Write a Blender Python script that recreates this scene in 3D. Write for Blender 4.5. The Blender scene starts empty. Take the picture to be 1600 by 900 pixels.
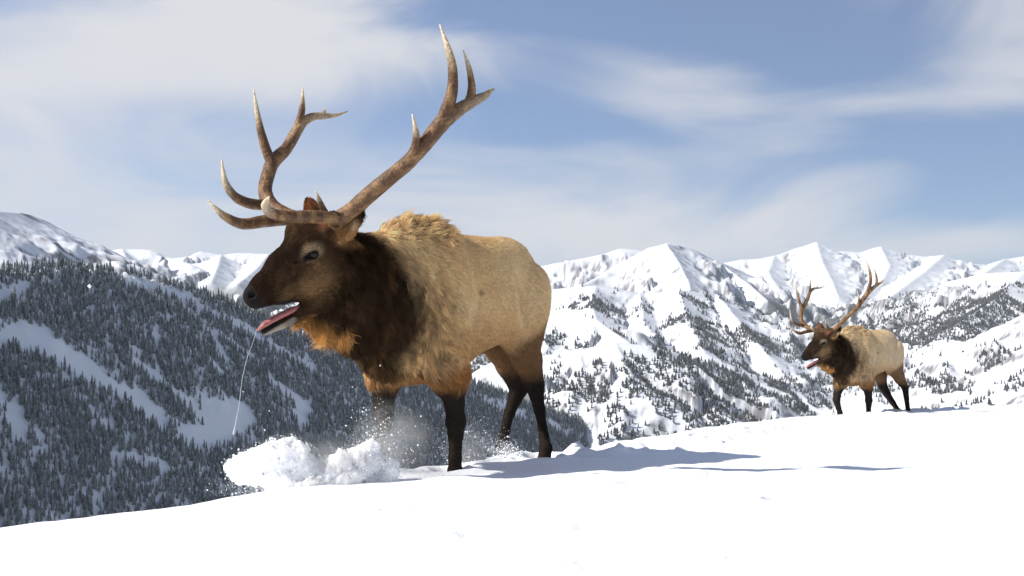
import bpy, math, random
import numpy as np
from mathutils import Vector, Matrix

# ------------------------------------------------------------------ camera, sky, sun, exposure
scene = bpy.context.scene
F, H0 = 1700.0, 520.0                      # focal length and horizon row, in pixels of the 1600x900 photograph
cam_data = bpy.data.cameras.new("camera")
cam_data.sensor_width = 36.0
cam_data.lens = 36.0 * F / 1600.0
cam_data.shift_y = (H0 - 450.0) / 1600.0
cam_data.clip_start = 0.05
cam_data.clip_end = 60000.0
cam = bpy.data.objects.new("camera", cam_data)
cam.rotation_euler = (math.pi / 2, 0, 0)
scene.collection.objects.link(cam)
scene.camera = cam

SUN_EL, SUN_AZ = math.radians(39.0), math.radians(-19.0)     # from the left of the picture, a little to the camera's side
sun_dir = Vector((-math.cos(SUN_EL) * math.cos(SUN_AZ), math.cos(SUN_EL) * math.sin(SUN_AZ), math.sin(SUN_EL)))
sun_data = bpy.data.lights.new("sun", 'SUN')
sun_data.energy = 4.9
sun_data.angle = math.radians(0.5)
sun_data.color = (1.0, 0.95, 0.87)
sun = bpy.data.objects.new("sun", sun_data)
sun.rotation_euler = sun_dir.to_track_quat('Z', 'Y').to_euler()
scene.collection.objects.link(sun)

world = bpy.data.worlds.new("World")
scene.world = world
world.use_nodes = True
scene.view_settings.view_transform = 'Standard'
scene.view_settings.look = 'None'
scene.view_settings.exposure = 0.42
scene.view_settings.gamma = 1.0
scene.view_settings.use_curve_mapping = False
scene.cycles.use_denoising = True
scene.cycles.max_bounces = 8
scene.cycles.diffuse_bounces = 5


def build_world():
    nt = world.node_tree
    nt.nodes.clear()
    N, L = nt.nodes.new, nt.links.new
    out = N('ShaderNodeOutputWorld')
    sky = N('ShaderNodeTexSky')
    sky.sky_type = 'NISHITA'
    sky.sun_disc = False
    sky.sun_elevation = SUN_EL
    sky.sun_rotation = math.radians(-90.0) - SUN_AZ
    sky.altitude = 2800.0
    sky.air_density = 1.15
    sky.dust_density = 0.3
    sky.ozone_density = 7.5
    bg_sky = N('ShaderNodeBackground')
    bg_sky.inputs['Strength'].default_value = 0.080
    L(sky.outputs[0], bg_sky.inputs['Color'])
    bg_cloud = N('ShaderNodeBackground')
    bg_cloud.inputs['Color'].default_value = (0.83, 0.83, 0.85, 1)
    bg_cloud.inputs['Strength'].default_value = 0.70
    tc = N('ShaderNodeTexCoord')

    def math_node(op, a, b=None, clamp=False):
        n = N('ShaderNodeMath'); n.operation = op; n.use_clamp = clamp
        for i, v in enumerate((a, b)):
            if v is None: continue
            if isinstance(v, (int, float)): n.inputs[i].default_value = v
            else: L(v, n.inputs[i])
        return n.outputs[0]

    # streaky layer clouds: noise on the direction, flattened towards the horizon
    mp = N('ShaderNodeMapping')
    mp.inputs['Scale'].default_value = (3.0, 3.0, 9.5)
    mp.inputs['Rotation'].default_value = (0.0, math.radians(9), 0.0)
    mp.inputs['Location'].default_value = (1.3, 0.4, 2.1)
    L(tc.outputs['Generated'], mp.inputs['Vector'])
    n1 = N('ShaderNodeTexNoise')
    n1.inputs['Scale'].default_value = 1.0
    n1.inputs['Detail'].default_value = 5.0
    n1.inputs['Roughness'].default_value = 0.5
    n1.inputs['Distortion'].default_value = 0.9
    L(mp.outputs[0], n1.inputs['Vector'])
    val = math_node('MULTIPLY', math_node('SUBTRACT', n1.outputs['Fac'], 0.5), 2.7)
    val = math_node('ADD', val, 0.22)
    # the large cloud banks, each a soft patch in a direction of the sky
    sep = N('ShaderNodeSeparateXYZ'); L(tc.outputs['Generated'], sep.inputs[0])
    banks = [(170, 60, 330, 120, 0.85), (520, 80, 170, 90, 0.55), (250, 290, 420, 60, 0.45), (640, 270, 150, 45, 0.25),
             (700, 190, 150, 60, -0.45), (330, 170, 110, 26, -0.35), (1000, 150, 160, 60, 0.30), (1180, 230, 230, 60, 0.40), (900, 30, 260, 36, -0.4),
             (1000, 330, 300, 55, 0.55), (1450, 120, 140, 60, 0.22), (1590, 40, 90, 110, 0.45), (930, 205, 130, 22, -0.4),
             (1560, 260, 160, 60, -0.35), (1260, 100, 90, 30, -0.35), (450, 380, 800, 50, 0.55), (1450, 370, 250, 35, 0.12), (1050, 392, 650, 40, 0.45), (1330, 60, 170, 50, -0.3)]
    ysafe = math_node('MAXIMUM', sep.outputs['Y'], 0.05)
    gx = math_node('DIVIDE', sep.outputs['X'], ysafe)
    gz = math_node('DIVIDE', sep.outputs['Z'], ysafe)
    for bx, by, sx, sy, amp in banks:
        dx = math_node('DIVIDE', math_node('SUBTRACT', gx, (bx - 800) / F), sx / F)
        dz = math_node('DIVIDE', math_node('SUBTRACT', gz, (H0 - by) / F), sy / F)
        r2 = math_node('ADD', math_node('MULTIPLY', dx, dx), math_node('MULTIPLY', dz, dz))
        g = math_node('POWER', 2.718, math_node('MULTIPLY', r2, -0.7))
        val = math_node('ADD', val, math_node('MULTIPLY', g, amp))
    ramp = N('ShaderNodeMapRange')
    ramp.interpolation_type = 'SMOOTHSTEP'
    ramp.inputs['From Min'].default_value = 0.0
    ramp.inputs['From Max'].default_value = 1.3
    ramp.inputs['To Min'].default_value = 0.14
    ramp.inputs['To Max'].default_value = 0.95
    L(val, ramp.inputs['Value'])
    mix = N('ShaderNodeMixShader')
    L(ramp.outputs[0], mix.inputs[0])
    L(bg_sky.outputs[0], mix.inputs[1])
    L(bg_cloud.outputs[0], mix.inputs[2])
    L(mix.outputs[0], out.inputs['Surface'])


build_world()

# ------------------------------------------------------------------ helpers
RNG = np.random.default_rng(11)
random.seed(5)


def P(px, py, Y):
    return np.array(((px - 800.0) / F * Y, Y, (H0 - py) / F * Y))


def mesh_from(name, verts, faces_flat, loop_total, mat=None, smooth=True, attrs=None):
    """verts (n,3); faces given as one flat index array and an array of corner counts."""
    me = bpy.data.meshes.new(name)
    verts = np.ascontiguousarray(verts, dtype=np.float32)
    faces_flat = np.ascontiguousarray(faces_flat, dtype=np.int32).ravel()
    loop_total = np.ascontiguousarray(loop_total, dtype=np.int32)
    me.vertices.add(len(verts)); me.vertices.foreach_set('co', verts.ravel())
    me.loops.add(len(faces_flat)); me.loops.foreach_set('vertex_index', faces_flat)
    me.polygons.add(len(loop_total))
    starts = np.concatenate(([0], np.cumsum(loop_total)[:-1])).astype(np.int32)
    me.polygons.foreach_set('loop_start', starts)
    me.polygons.foreach_set('loop_total', loop_total)
    me.update(calc_edges=True)
    me.polygons.foreach_set('use_smooth', np.full(len(loop_total), smooth, dtype=bool))
    if attrs:
        for an, col in attrs.items():
            a = me.attributes.new(an, 'FLOAT_COLOR', 'POINT')
            c4 = np.ones((len(verts), 4), dtype=np.float32); c4[:, :3] = col
            a.data.foreach_set('color', c4.ravel())
    if mat: me.materials.append(mat)
    return me


def link(name, data, parent=None, **props):
    o = bpy.data.objects.new(name, data)
    scene.collection.objects.link(o)
    if parent is not None: o.parent = parent
    for k, v in props.items(): o[k] = v
    return o


def grid_faces(nr, nc):
    i = np.arange(nr - 1)[:, None] * nc + np.arange(nc - 1)[None, :]
    return np.stack([i, i + 1, i + nc + 1, i + nc], -1).reshape(-1, 4)


# --- noise
_perm = np.random.default_rng(3).permutation(4096).astype(np.int64)
_g2 = np.random.default_rng(4).normal(size=(4096, 2)); _g2 /= np.linalg.norm(_g2, axis=1)[:, None]
_g3 = np.random.default_rng(6).normal(size=(4096, 3)); _g3 /= np.linalg.norm(_g3, axis=1)[:, None]


def noise2(x, y):
    xi, yi = np.floor(x).astype(np.int64), np.floor(y).astype(np.int64)
    fx, fy = x - xi, y - yi
    u, v = fx ** 3 * (fx * (fx * 6 - 15) + 10), fy ** 3 * (fy * (fy * 6 - 15) + 10)

    def g(ix, iy, dx, dy):
        h = _perm[(ix + _perm[iy & 4095]) & 4095]
        return _g2[h, 0] * dx + _g2[h, 1] * dy
    a, b = g(xi, yi, fx, fy), g(xi + 1, yi, fx - 1, fy)
    c, d = g(xi, yi + 1, fx, fy - 1), g(xi + 1, yi + 1, fx - 1, fy - 1)
    return (a + (b - a) * u + ((c + (d - c) * u) - (a + (b - a) * u)) * v) * 1.5


def fbm2(x, y, oct=4, gain=0.5, ridged=False):
    s, a, t = 0.0, 1.0, 0.0
    for k in range(oct):
        n = noise2(x * 2 ** k + 17.3 * k, y * 2 ** k - 9.1 * k)
        if ridged: n = 1 - 2 * np.abs(n)
        s = s + a * n; t += a; a *= gain
    return s / t


def noise3(p):
    pi = np.floor(p).astype(np.int64); f = p - pi
    w = f ** 3 * (f * (f * 6 - 15) + 10)
    out = 0.0
    for c in range(8):
        o = np.array([c & 1, c >> 1 & 1, c >> 2 & 1])
        q = pi + o
        h = _perm[(q[..., 0] + _perm[(q[..., 1] + _perm[q[..., 2] & 4095]) & 4095]) & 4095]
        d = (_g3[h] * (f - o)).sum(-1)
        out = out + d * np.prod(np.where(o == 1, w, 1 - w), axis=-1)
    return out * 1.5


def smoothstep(a, b, x):
    t = np.clip((x - a) / (b - a), 0, 1)
    return t * t * (3 - 2 * t)


# --- materials
def new_mat(name):
    m = bpy.data.materials.new(name); m.use_nodes = True
    nt = m.node_tree
    b = nt.nodes['Principled BSDF']
    return m, nt, b


def attr_mat(name, rough=0.8, spec=0.2, attr='Col', bump=0.0, bscale=60.0, noise_amt=0.0):
    m, nt, b = new_mat(name)
    a = nt.nodes.new('ShaderNodeAttribute'); a.attribute_name = attr
    b.inputs['Roughness'].default_value = rough
    b.inputs['Specular IOR Level'].default_value = spec
    tc = nt.nodes.new('ShaderNodeTexCoord')
    n = nt.nodes.new('ShaderNodeTexNoise'); n.inputs['Scale'].default_value = bscale; n.inputs['Detail'].default_value = 4
    nt.links.new(tc.outputs['Object'], n.inputs['Vector'])
    if noise_amt:
        mr = nt.nodes.new('ShaderNodeMapRange')
        mr.inputs['From Min'].default_value = 0.3; mr.inputs['From Max'].default_value = 0.7
        mr.inputs['To Min'].default_value = 1 - noise_amt; mr.inputs['To Max'].default_value = 1 + noise_amt
        nt.links.new(n.outputs['Fac'], mr.inputs['Value'])
        mx = nt.nodes.new('ShaderNodeVectorMath'); mx.operation = 'SCALE'
        nt.links.new(a.outputs['Color'], mx.inputs[0]); nt.links.new(mr.outputs[0], mx.inputs['Scale'])
        nt.links.new(mx.outputs[0], b.inputs['Base Color'])
    else:
        nt.links.new(a.outputs['Color'], b.inputs['Base Color'])
    if bump:
        bp = nt.nodes.new('ShaderNodeBump'); bp.inputs['Strength'].default_value = bump; bp.inputs['Distance'].default_value = 0.01
        nt.links.new(n.outputs['Fac'], bp.inputs['Height']); nt.links.new(bp.outputs[0], b.inputs['Normal'])
    return m


def plain_mat(name, col, rough=0.6, spec=0.3, nscale=30.0, amt=0.15, bump=0.0, coat=0.0):
    m, nt, b = new_mat(name)
    tc = nt.nodes.new('ShaderNodeTexCoord')
    n = nt.nodes.new('ShaderNodeTexNoise'); n.inputs['Scale'].default_value = nscale; n.inputs['Detail'].default_value = 4
    nt.links.new(tc.outputs['Object'], n.inputs['Vector'])
    r = nt.nodes.new('ShaderNodeMix'); r.data_type = 'RGBA'
    r.inputs[6].default_value = (*[c * (1 - amt) for c in col], 1)
    r.inputs[7].default_value = (*[min(1, c * (1 + amt)) for c in col], 1)
    nt.links.new(n.outputs['Fac'], r.inputs[0]); nt.links.new(r.outputs[2], b.inputs['Base Color'])
    b.inputs['Roughness'].default_value = rough; b.inputs['Specular IOR Level'].default_value = spec
    b.inputs['Coat Weight'].default_value = coat
    if bump:
        bp = nt.nodes.new('ShaderNodeBump'); bp.inputs['Strength'].default_value = bump; bp.inputs['Distance'].default_value = 0.01
        nt.links.new(n.outputs['Fac'], bp.inputs['Height']); nt.links.new(bp.outputs[0], b.inputs['Normal'])
    return m


def snow_mat():
    m, nt, b = new_mat('near_snow')
    tc = nt.nodes.new('ShaderNodeTexCoord')
    n = nt.nodes.new('ShaderNodeTexNoise'); n.inputs['Scale'].default_value = 26.0; n.inputs['Detail'].default_value = 6
    nt.links.new(tc.outputs['Object'], n.inputs['Vector'])
    b.inputs['Base Color'].default_value = (0.86, 0.88, 0.91, 1)
    b.inputs['Roughness'].default_value = 0.65
    b.inputs['Specular IOR Level'].default_value = 0.2
    bp = nt.nodes.new('ShaderNodeBump'); bp.inputs['Strength'].default_value = 0.35; bp.inputs['Distance'].default_value = 0.012
    nt.links.new(n.outputs['Fac'], bp.inputs['Height']); nt.links.new(bp.outputs[0], b.inputs['Normal'])
    return m


def mountain_mat():
    m, nt, b = new_mat('mountain_snow_and_rock')
    a = nt.nodes.new('ShaderNodeAttribute'); a.attribute_name = 'Col'
    nt.links.new(a.outputs['Color'], b.inputs['Base Color'])
    b.inputs['Roughness'].default_value = 0.8
    b.inputs['Specular IOR Level'].default_value = 0.1
    tc = nt.nodes.new('ShaderNodeTexCoord')
    n = nt.nodes.new('ShaderNodeTexNoise'); n.inputs['Scale'].default_value = 0.02; n.inputs['Detail'].default_value = 8
    nt.links.new(tc.outputs['Object'], n.inputs['Vector'])
    bp = nt.nodes.new('ShaderNodeBump'); bp.inputs['Strength'].default_value = 0.7; bp.inputs['Distance'].default_value = 8.0
    nt.links.new(n.outputs['Fac'], bp.inputs['Height']); nt.links.new(bp.outputs[0], b.inputs['Normal'])
    return m


MAT_SNOW = snow_mat()
MAT_MOUNTAIN = mountain_mat()
MAT_POWDER = snow_mat(); MAT_POWDER.name = 'powder_snow'
_b = MAT_POWDER.node_tree.nodes['Principled BSDF']
_b.inputs['Base Color'].default_value = (0.93, 0.94, 0.95, 1); _b.inputs['Subsurface Weight'].default_value = 1.0; _b.inputs['Subsurface Radius'].default_value = (.12, .12, .13); _b.inputs['Subsurface Scale'].default_value = 1.0
MAT_FOLIAGE = attr_mat('conifer_foliage', rough=0.9, spec=0.05)
MAT_BARK = plain_mat('conifer_bark', (0.06, 0.045, 0.035), rough=0.9, nscale=3.0)
MAT_COAT = attr_mat('elk_coat', rough=0.85, spec=0.12, bump=0.3, bscale=90.0, noise_amt=0.08)
def fur_mat():
    m, nt, b = new_mat('elk_fur')
    a = nt.nodes.new('ShaderNodeAttribute'); a.attribute_name = 'Col'
    b.inputs['Roughness'].default_value = 0.6; b.inputs['Specular IOR Level'].default_value = 0.08
    t = nt.nodes.new('ShaderNodeBsdfTranslucent'); mx = nt.nodes.new('ShaderNodeMixShader'); mx.inputs[0].default_value = 0.38
    nt.links.new(a.outputs['Color'], b.inputs['Base Color']); nt.links.new(a.outputs['Color'], t.inputs['Color'])
    nt.links.new(b.outputs[0], mx.inputs[1]); nt.links.new(t.outputs[0], mx.inputs[2])
    nt.links.new(mx.outputs[0], nt.nodes['Material Output'].inputs['Surface'])
    return m


MAT_FUR = fur_mat()
MAT_ANTLER = attr_mat('antler', rough=0.5, spec=0.35, bump=0.9, bscale=70.0, noise_amt=0.35)
MAT_EYE = plain_mat('eye', (0.012, 0.008, 0.006), rough=0.22, spec=0.2, amt=0.1, coat=0.0)
MAT_TONGUE = plain_mat('tongue', (0.30, 0.10, 0.09), rough=0.4, spec=0.4, nscale=45, amt=0.4, bump=0.6)
MAT_SALIVA = plain_mat('saliva', (0.5, 0.52, 0.54), rough=0.15, spec=0.5, nscale=60, amt=0.05)
MAT_HOOF = plain_mat('hoof', (0.03, 0.026, 0.022), rough=0.5, nscale=60)

# ------------------------------------------------------------------ the near snow ridge
CR = np.array([(-60, -30, -0.9), (-8, 0.3, -0.86), (-4, 3.0, -0.835), (-2.1, 4.45, -0.822), (-1.25, 5.35, -0.800), (-0.65, 6.25, -0.815), (0.22, 7.55, -0.865),
               (1.12, 9.6, -0.955), (2.4, 12.8, -1.10), (4.1, 16.0, -1.265), (6.75, 18.6, -1.345), (10.4, 22, -1.44), (20, 27, -1.7), (60, 40, -2.4)])
_xs = np.linspace(-60, 60, 6001)
_k = np.exp(-0.5 * (np.arange(-40, 41) / 14.0) ** 2); _k /= _k.sum()
_yc = np.convolve(np.pad(np.interp(_xs, CR[:, 0], CR[:, 1]), 40, 'edge'), _k, 'valid')
_zc = np.convolve(np.pad(np.interp(_xs, CR[:, 0], CR[:, 2]), 40, 'edge'), _k, 'valid')
HOLES = []     # (x, y, radius, depth) trampled spots


def ground_z(x, y):
    x, y = np.asarray(x, float), np.asarray(y, float)
    yc = np.interp(x, _xs, _yc) + 0.05 * noise2(x * 2.1, x * 0 + 3.3) + 0.02 * noise2(x * 9.0, x * 0 + 8.3)
    zc = np.interp(x, _xs, _zc)
    t = np.clip(y / np.maximum(yc, 1.0), -0.6, 1)
    z = -0.50 + (zc + 0.50) * t
    d = np.maximum(y - yc, 0)
    z = z - 0.05 * d - 0.55 * d * d / (d + 1.6)
    near = np.exp(-((x - 2) ** 2 + (y - 8) ** 2) / 900.0)
    # wind-carved ripples running along the ridge
    al, ac = x * 0.80 + y * 0.6, -x * 0.6 + y * 0.80
    z = z + near * (0.035 * fbm2(al * 0.35, ac * 1.1, 3) + 0.012 * fbm2(al * 1.3 + 5, ac * 5.0, 3) + 0.004 * noise2(x * 11, y * 11))
    st = np.maximum(0, fbm2(al * 0.22 + 9, ac * 1.3 + 4, 3, ridged=True) - 0.45)
    z = z + near * 0.05 * st
    for hx, hy, hr, hd in HOLES:
        r2 = ((x - hx) ** 2 + (y - hy) ** 2) / hr ** 2
        z = z - hd * np.exp(-r2 ** 2) + 0.3 * hd * np.exp(-(np.sqrt(r2) - 1.5) ** 2 * 6)
    return z


def hit_ground(px, py):
    """where the sight line of a picture point meets the snow"""
    d = np.array(((px - 800) / F, 1.0, (H0 - py) / F))
    for Y in np.arange(2.0, 40, 0.01):
        if d[2] * Y <= ground_z(d[0] * Y, Y): return d * Y
    return d * 40


def build_ground():
    for px, py, r, dp in [(1225, 786, .07, .10), (925, 883, .05, .07), (1158, 874, .035, .05), (755, 835, .08, .04), (1115, 741, .05, .06),
                          (1520, 772, .04, .05), (660, 797, .05, .04), (915, 825, .03, .04), (130, 858, .05, .04), (1000, 757, .10, .03), (1030, 702, .10, .08), (940, 706, .12, .09), (1340, 668, .14, .08), (1210, 680, .12, .07)]:
        h = hit_ground(px, py); HOLES.append((h[0], h[1], r, dp))
    for x, y in ((-0.36, 6.42), (-0.80, 6.45), (0.20, 7.28), (-0.07, 7.37)): HOLES.append((x, y, .10, .07))
    # a furrow of old tracks leading back from the elk along the ridge
    for k in range(14):
        s = k / 13.0
        HOLES.append((0.55 + 2.3 * s + random.uniform(-.12, .12), 7.5 + 4.2 * s + random.uniform(-.3, .2), random.uniform(.07, .12), random.uniform(.10, .20)))
    for k in range(8):
        s = k / 7.0
        HOLES.append((5.9 + 2.6 * s + random.uniform(-.15, .15), 17.6 + 1.6 * s + random.uniform(-.3, .3), random.uniform(.10, .18), random.uniform(.10, .20)))
    gx = np.concatenate((-np.geomspace(60, 4.2, 45), np.arange(-4.1, 4.0, 0.04), np.arange(4.0, 13.0, 0.085), np.geomspace(13.1, 60, 35)))
    gy = np.concatenate((-np.geomspace(60, 1, 30), np.arange(-0.9, 2.6, 0.12), np.arange(2.6, 10.0, 0.038), np.arange(10.0, 24.0, 0.09), np.geomspace(24.2, 70, 35)))
    X, Y = np.meshgrid(gx, gy)
    Z = ground_z(X, Y)
    f = grid_faces(len(gy), len(gx))
    me = mesh_from('snow_ground', np.stack([X, Y, Z], -1).reshape(-1, 3), f, np.full(len(f), 4), MAT_SNOW)
    link('snow_ground', me, kind='structure')


build_ground()

# ------------------------------------------------------------------ mountains
RIDGES = []    # (points (n,3), slope, noise amount)


def ridge(pts, slope, amt=1.0):
    RIDGES.append((np.array([P(px, py, y * 1000.0) for px, py, y in pts]), slope, amt))


# skyline far right
ridge([(1120, 412, 11), (1160, 404, 11), (1185, 403, 11), (1210, 399, 11), (1245, 386, 11), (1275, 377, 11), (1310, 391, 11), (1345, 393, 11), (1375, 384, 11),
       (1420, 397, 11), (1450, 400, 11), (1475, 398, 10.6), (1500, 412, 10.6), (1540, 413, 11), (1570, 404, 11), (1610, 398, 11), (1700, 392, 11), (1900, 400, 11), (2200, 385, 11), (2800, 390, 11)], 0.62)
ridge([(1275, 377, 11), (1285, 410, 9.8), (1300, 440, 8.8), (1310, 465, 8.0)], 0.6)
ridge([(1210, 399, 11), (1200, 425, 9.6), (1215, 450, 8.6)], 0.6)
ridge([(1375, 384, 11), (1390, 415, 9.8), (1375, 445, 8.8), (1340, 468, 8.0)], 0.6)
ridge([(1475, 398, 10.6), (1450, 420, 9.0), (1410, 450, 7.8), (1370, 478, 6.8)], 0.55)
ridge([(1570, 404, 11), (1540, 425, 9), (1500, 445, 7.8)], 0.55)
# main peak and the ridge behind it
ridge([(820, 420, 9.2), (860, 413, 9.2), (905, 405, 9.2), (945, 397, 9.2), (968, 389, 9.2), (990, 390, 9.2), (1030, 395, 9.2)], 0.6)
ridge([(900, 452, 5.9), (930, 434, 6.1), (985, 402, 6.3), (1015, 385, 6.3), (1040, 379, 6.3), (1070, 384, 6.5), (1105, 399, 6.7), (1160, 424, 7.0), (1220, 452, 7.3),
       (1270, 478, 7.6)], 0.72)
ridge([(1040, 379, 6.3), (1060, 410, 5.8), (1075, 440, 5.4), (1080, 460, 5.0)], 0.72)
ridge([(1120, 406, 6.8), (1165, 440, 6.2), (1200, 470, 5.7)], 0.72)
# middle hills
ridge([(780, 452, 4.2), (870, 452, 4.2), (930, 447, 4.2), (1000, 458, 4.2), (1060, 452, 4.1), (1120, 459, 4.2), (1175, 481, 4.35), (1215, 507, 4.45), (1255, 540, 4.5)], 0.55)
ridge([(930, 447, 4.2), (925, 480, 3.7), (935, 510, 3.3)], 0.5)
ridge([(1000, 458, 4.2), (1005, 500, 3.6), (1030, 540, 3.1)], 0.5)
ridge([(1060, 452, 4.1), (1075, 500, 3.5), (1100, 550, 3.0)], 0.5)
ridge([(1120, 459, 4.2), (1160, 510, 3.6), (1200, 555, 3.2)], 0.55)
ridge([(800, 489, 3.2), (880, 487, 3.1), (930, 498, 3.0), (960, 520, 2.9), (1000, 548, 2.7)], 0.5)
ridge([(780, 560, 2.4), (850, 556, 2.4), (905, 546, 2.4), (960, 534, 2.4), (1010, 540, 2.4), (1060, 553, 2.5), (1120, 573, 2.6), (1200, 590, 2.75), (1260, 606, 2.85), (1330, 622, 2.95)], 0.55)
ridge([(905, 546, 2.4), (910, 580, 2.3)], 0.5)
ridge([(960, 534, 2.4), (985, 585, 2.25)], 0.55)
ridge([(1060, 553, 2.5), (1090, 600, 2.3), (1115, 635, 2.2)], 0.55)
ridge([(1150, 580, 2.65), (1180, 625, 2.4)], 0.55)
# right-hand hills falling towards the valley on the left
ridge([(2800, 330, 3.4), (2300, 360, 3.7), (1900, 380, 4), (1700, 405, 4.2), (1600, 424, 4.4), (1540, 427, 4.6), (1480, 440, 5), (1430, 468, 5.2), (1385, 494, 5.2)], 0.5)
ridge([(2800, 340, 2.1), (2300, 380, 2.3), (1900, 410, 2.4), (1750, 440, 2.5), (1660, 466, 2.6), (1600, 490, 2.7), (1540, 522, 2.8), (1480, 562, 2.9), (1430, 594, 2.95), (1380, 618, 3)], 0.55)
ridge([(1600, 424, 4.4), (1560, 465, 3.9), (1500, 505, 3.6), (1440, 545, 3.5)], 0.5)
ridge([(2800, 420, 1.5), (2200, 480, 1.6), (1800, 530, 1.7), (1700, 565, 1.8), (1600, 602, 1.9), (1500, 628, 2), (1430, 645, 2)], 0.5)
# left: the shaded shoulder and the sunlit range behind it
ridge([(-1300, 200, 1.2), (-800, 250, 1.35), (-400, 285, 1.5), (-150, 318, 1.75), (-40, 326, 2.0), (0, 330, 2.15), (42, 334, 2.35), (75, 347, 2.55), (110, 366, 2.8), (150, 381, 3.1), (190, 399, 3.4), (230, 419, 3.7), (290, 450, 4.1)], 0.62)
ridge([(130, 398, 6.2), (190, 389, 6.2), (235, 391, 6.2), (262, 402, 6.2), (300, 412, 6.0)], 0.6)
ridge([(255, 405, 8), (300, 399, 8), (315, 391, 8), (345, 397, 8), (375, 394, 8), (420, 396, 8), (480, 398, 8), (560, 404, 8), (700, 410, 8.5), (830, 418, 9)], 0.6)
ridge([(190, 389, 6.2), (200, 410, 5.4), (235, 432, 4.6), (290, 452, 4.0)], 0.6)
ridge([(345, 397, 8), (340, 415, 6.6), (330, 440, 5.4)], 0.6)
ridge([(420, 396, 8), (400, 420, 6.4), (370, 445, 5.2)], 0.6)
ridge([(560, 404, 8), (520, 440, 6.0), (480, 480, 4.6)], 0.6)

# near forested hillside on the left: one long face falling to the right and towards the camera
LN = np.array((0.70, -0.27, 0.66)); LA = float(LN @ P(0, 425, 1050.0))
L_CREST = np.array([(-1200, 330), (-600, 380), (-300, 405), (0, 424), (50, 418), (100, 414), (200, 424), (300, 452), (400, 488), (560, 553), (740, 598), (900, 655), (1000, 690), (1150, 740), (2400, 1200)], float)


def left_hill(x, y):
    q = 800 + F * x / y
    pyc = np.interp(q, L_CREST[:, 0], L_CREST[:, 1])
    dn = LN[0] * (q - 800) / F + LN[1] + LN[2] * (H0 - pyc) / F
    yc = np.clip(LA / np.minimum(dn, -0.2), 300, 2600)
    zc = (H0 - pyc) / F * yc
    zpl = (LA - LN[0] * x - LN[1] * y) / LN[2]
    a, c = x * 0.99 + y * 0.1, -x * 0.1 + y * 0.99
    zpl = zpl + smoothstep(0, 120, yc - y) * (15 * fbm2(a / 330 + 4, c / 85, 3) + 4.0 * fbm2(x / 30, y / 30, 3))
    z = np.where(y < yc, zpl, zc - 0.62 * (y - yc))
    return np.where(q < 1300, z, -900.0), yc


def terrain_z(x, y, want_left=False):
    best = np.full(x.shape, -1e9)
    wx = x + 90 * fbm2(x / 900, y / 900, 3); wy = y + 90 * fbm2(x / 900 + 40, y / 900 + 7, 3)
    dmin = np.full(x.shape, 1e9); along = np.zeros(x.shape); base_l = 0.0
    for pts, s, amt in RIDGES:
        base_l += 3371.0
        for a, b in zip(pts[:-1], pts[1:]):
            ab = b[:2] - a[:2]; l2 = float(ab @ ab)
            t = np.clip(((x - a[0]) * ab[0] + (y - a[1]) * ab[1]) / l2, 0, 1)
            tw = np.clip(((wx - a[0]) * ab[0] + (wy - a[1]) * ab[1]) / l2, 0, 1)
            d0 = np.hypot(x - a[0] - t * ab[0], y - a[1] - t * ab[1])
            dw = np.hypot(wx - a[0] - tw * ab[0], wy - a[1] - tw * ab[1])
            m = smoothstep(40, 350, d0)
            d = d0 * (1 - m) + dw * m
            h = a[2] + (b[2] - a[2]) * t - s * d * (1.12 - 0.28 * np.minimum(d / 1500, 1))
            up = h > best
            best = np.where(up, h, best); dmin = np.where(up, d0, dmin); along = np.where(up, base_l + tw * math.sqrt(l2), along)
            base_l += math.sqrt(l2)
    sc = np.clip(y / 6000.0, 0.35, 1.3)
    amp = smoothstep(0, 480, dmin) * 0.95 + 0.05
    rn = fbm2(x / 560 + 3, y / 640, 4, 0.46, ridged=True)
    best = best + amp * sc * (100 * (rn - 0.25))
    gs = np.where(y > 4800, 1.6, 1.0)
    gl = 0.6 * fbm2(along / (150 * gs), dmin / 800 + along / 4000, 2, ridged=True) + 0.4 * fbm2(along / (52 * gs) + 7, dmin / 500, 2, ridged=True)
    best = best + smoothstep(20, 260, dmin) * sc * 78 * (gl - 0.25)
    amp2 = (smoothstep(0, 1, dmin / (90 + 0.042 * y)) * 0.96 + 0.04) * (1 - 0.2 * smoothstep(5000, 8000, y))
    r2 = fbm2(x / 190 + 31, y / 230 + 5, 3, 0.5, ridged=True)
    best = best + amp2 * sc * 88 * (r2 - 0.2) + amp2 * sc * (34 - 16 * smoothstep(3500, 6000, y)) * fbm2(x / 95, y / 95, 3)
    best = best + smoothstep(0, 120, dmin) * sc * (17 - 10 * smoothstep(3000, 5500, y)) * fbm2(x / 34, y / 34, 3, 0.6)
    best = np.maximum(best, -420 + 40 * fbm2(x / 700, y / 700, 3))
    lz, yc = left_hill(x, y)
    left = lz > best
    z = np.where(left, lz, best)
    return (z, left, dmin) if want_left else z


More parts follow.
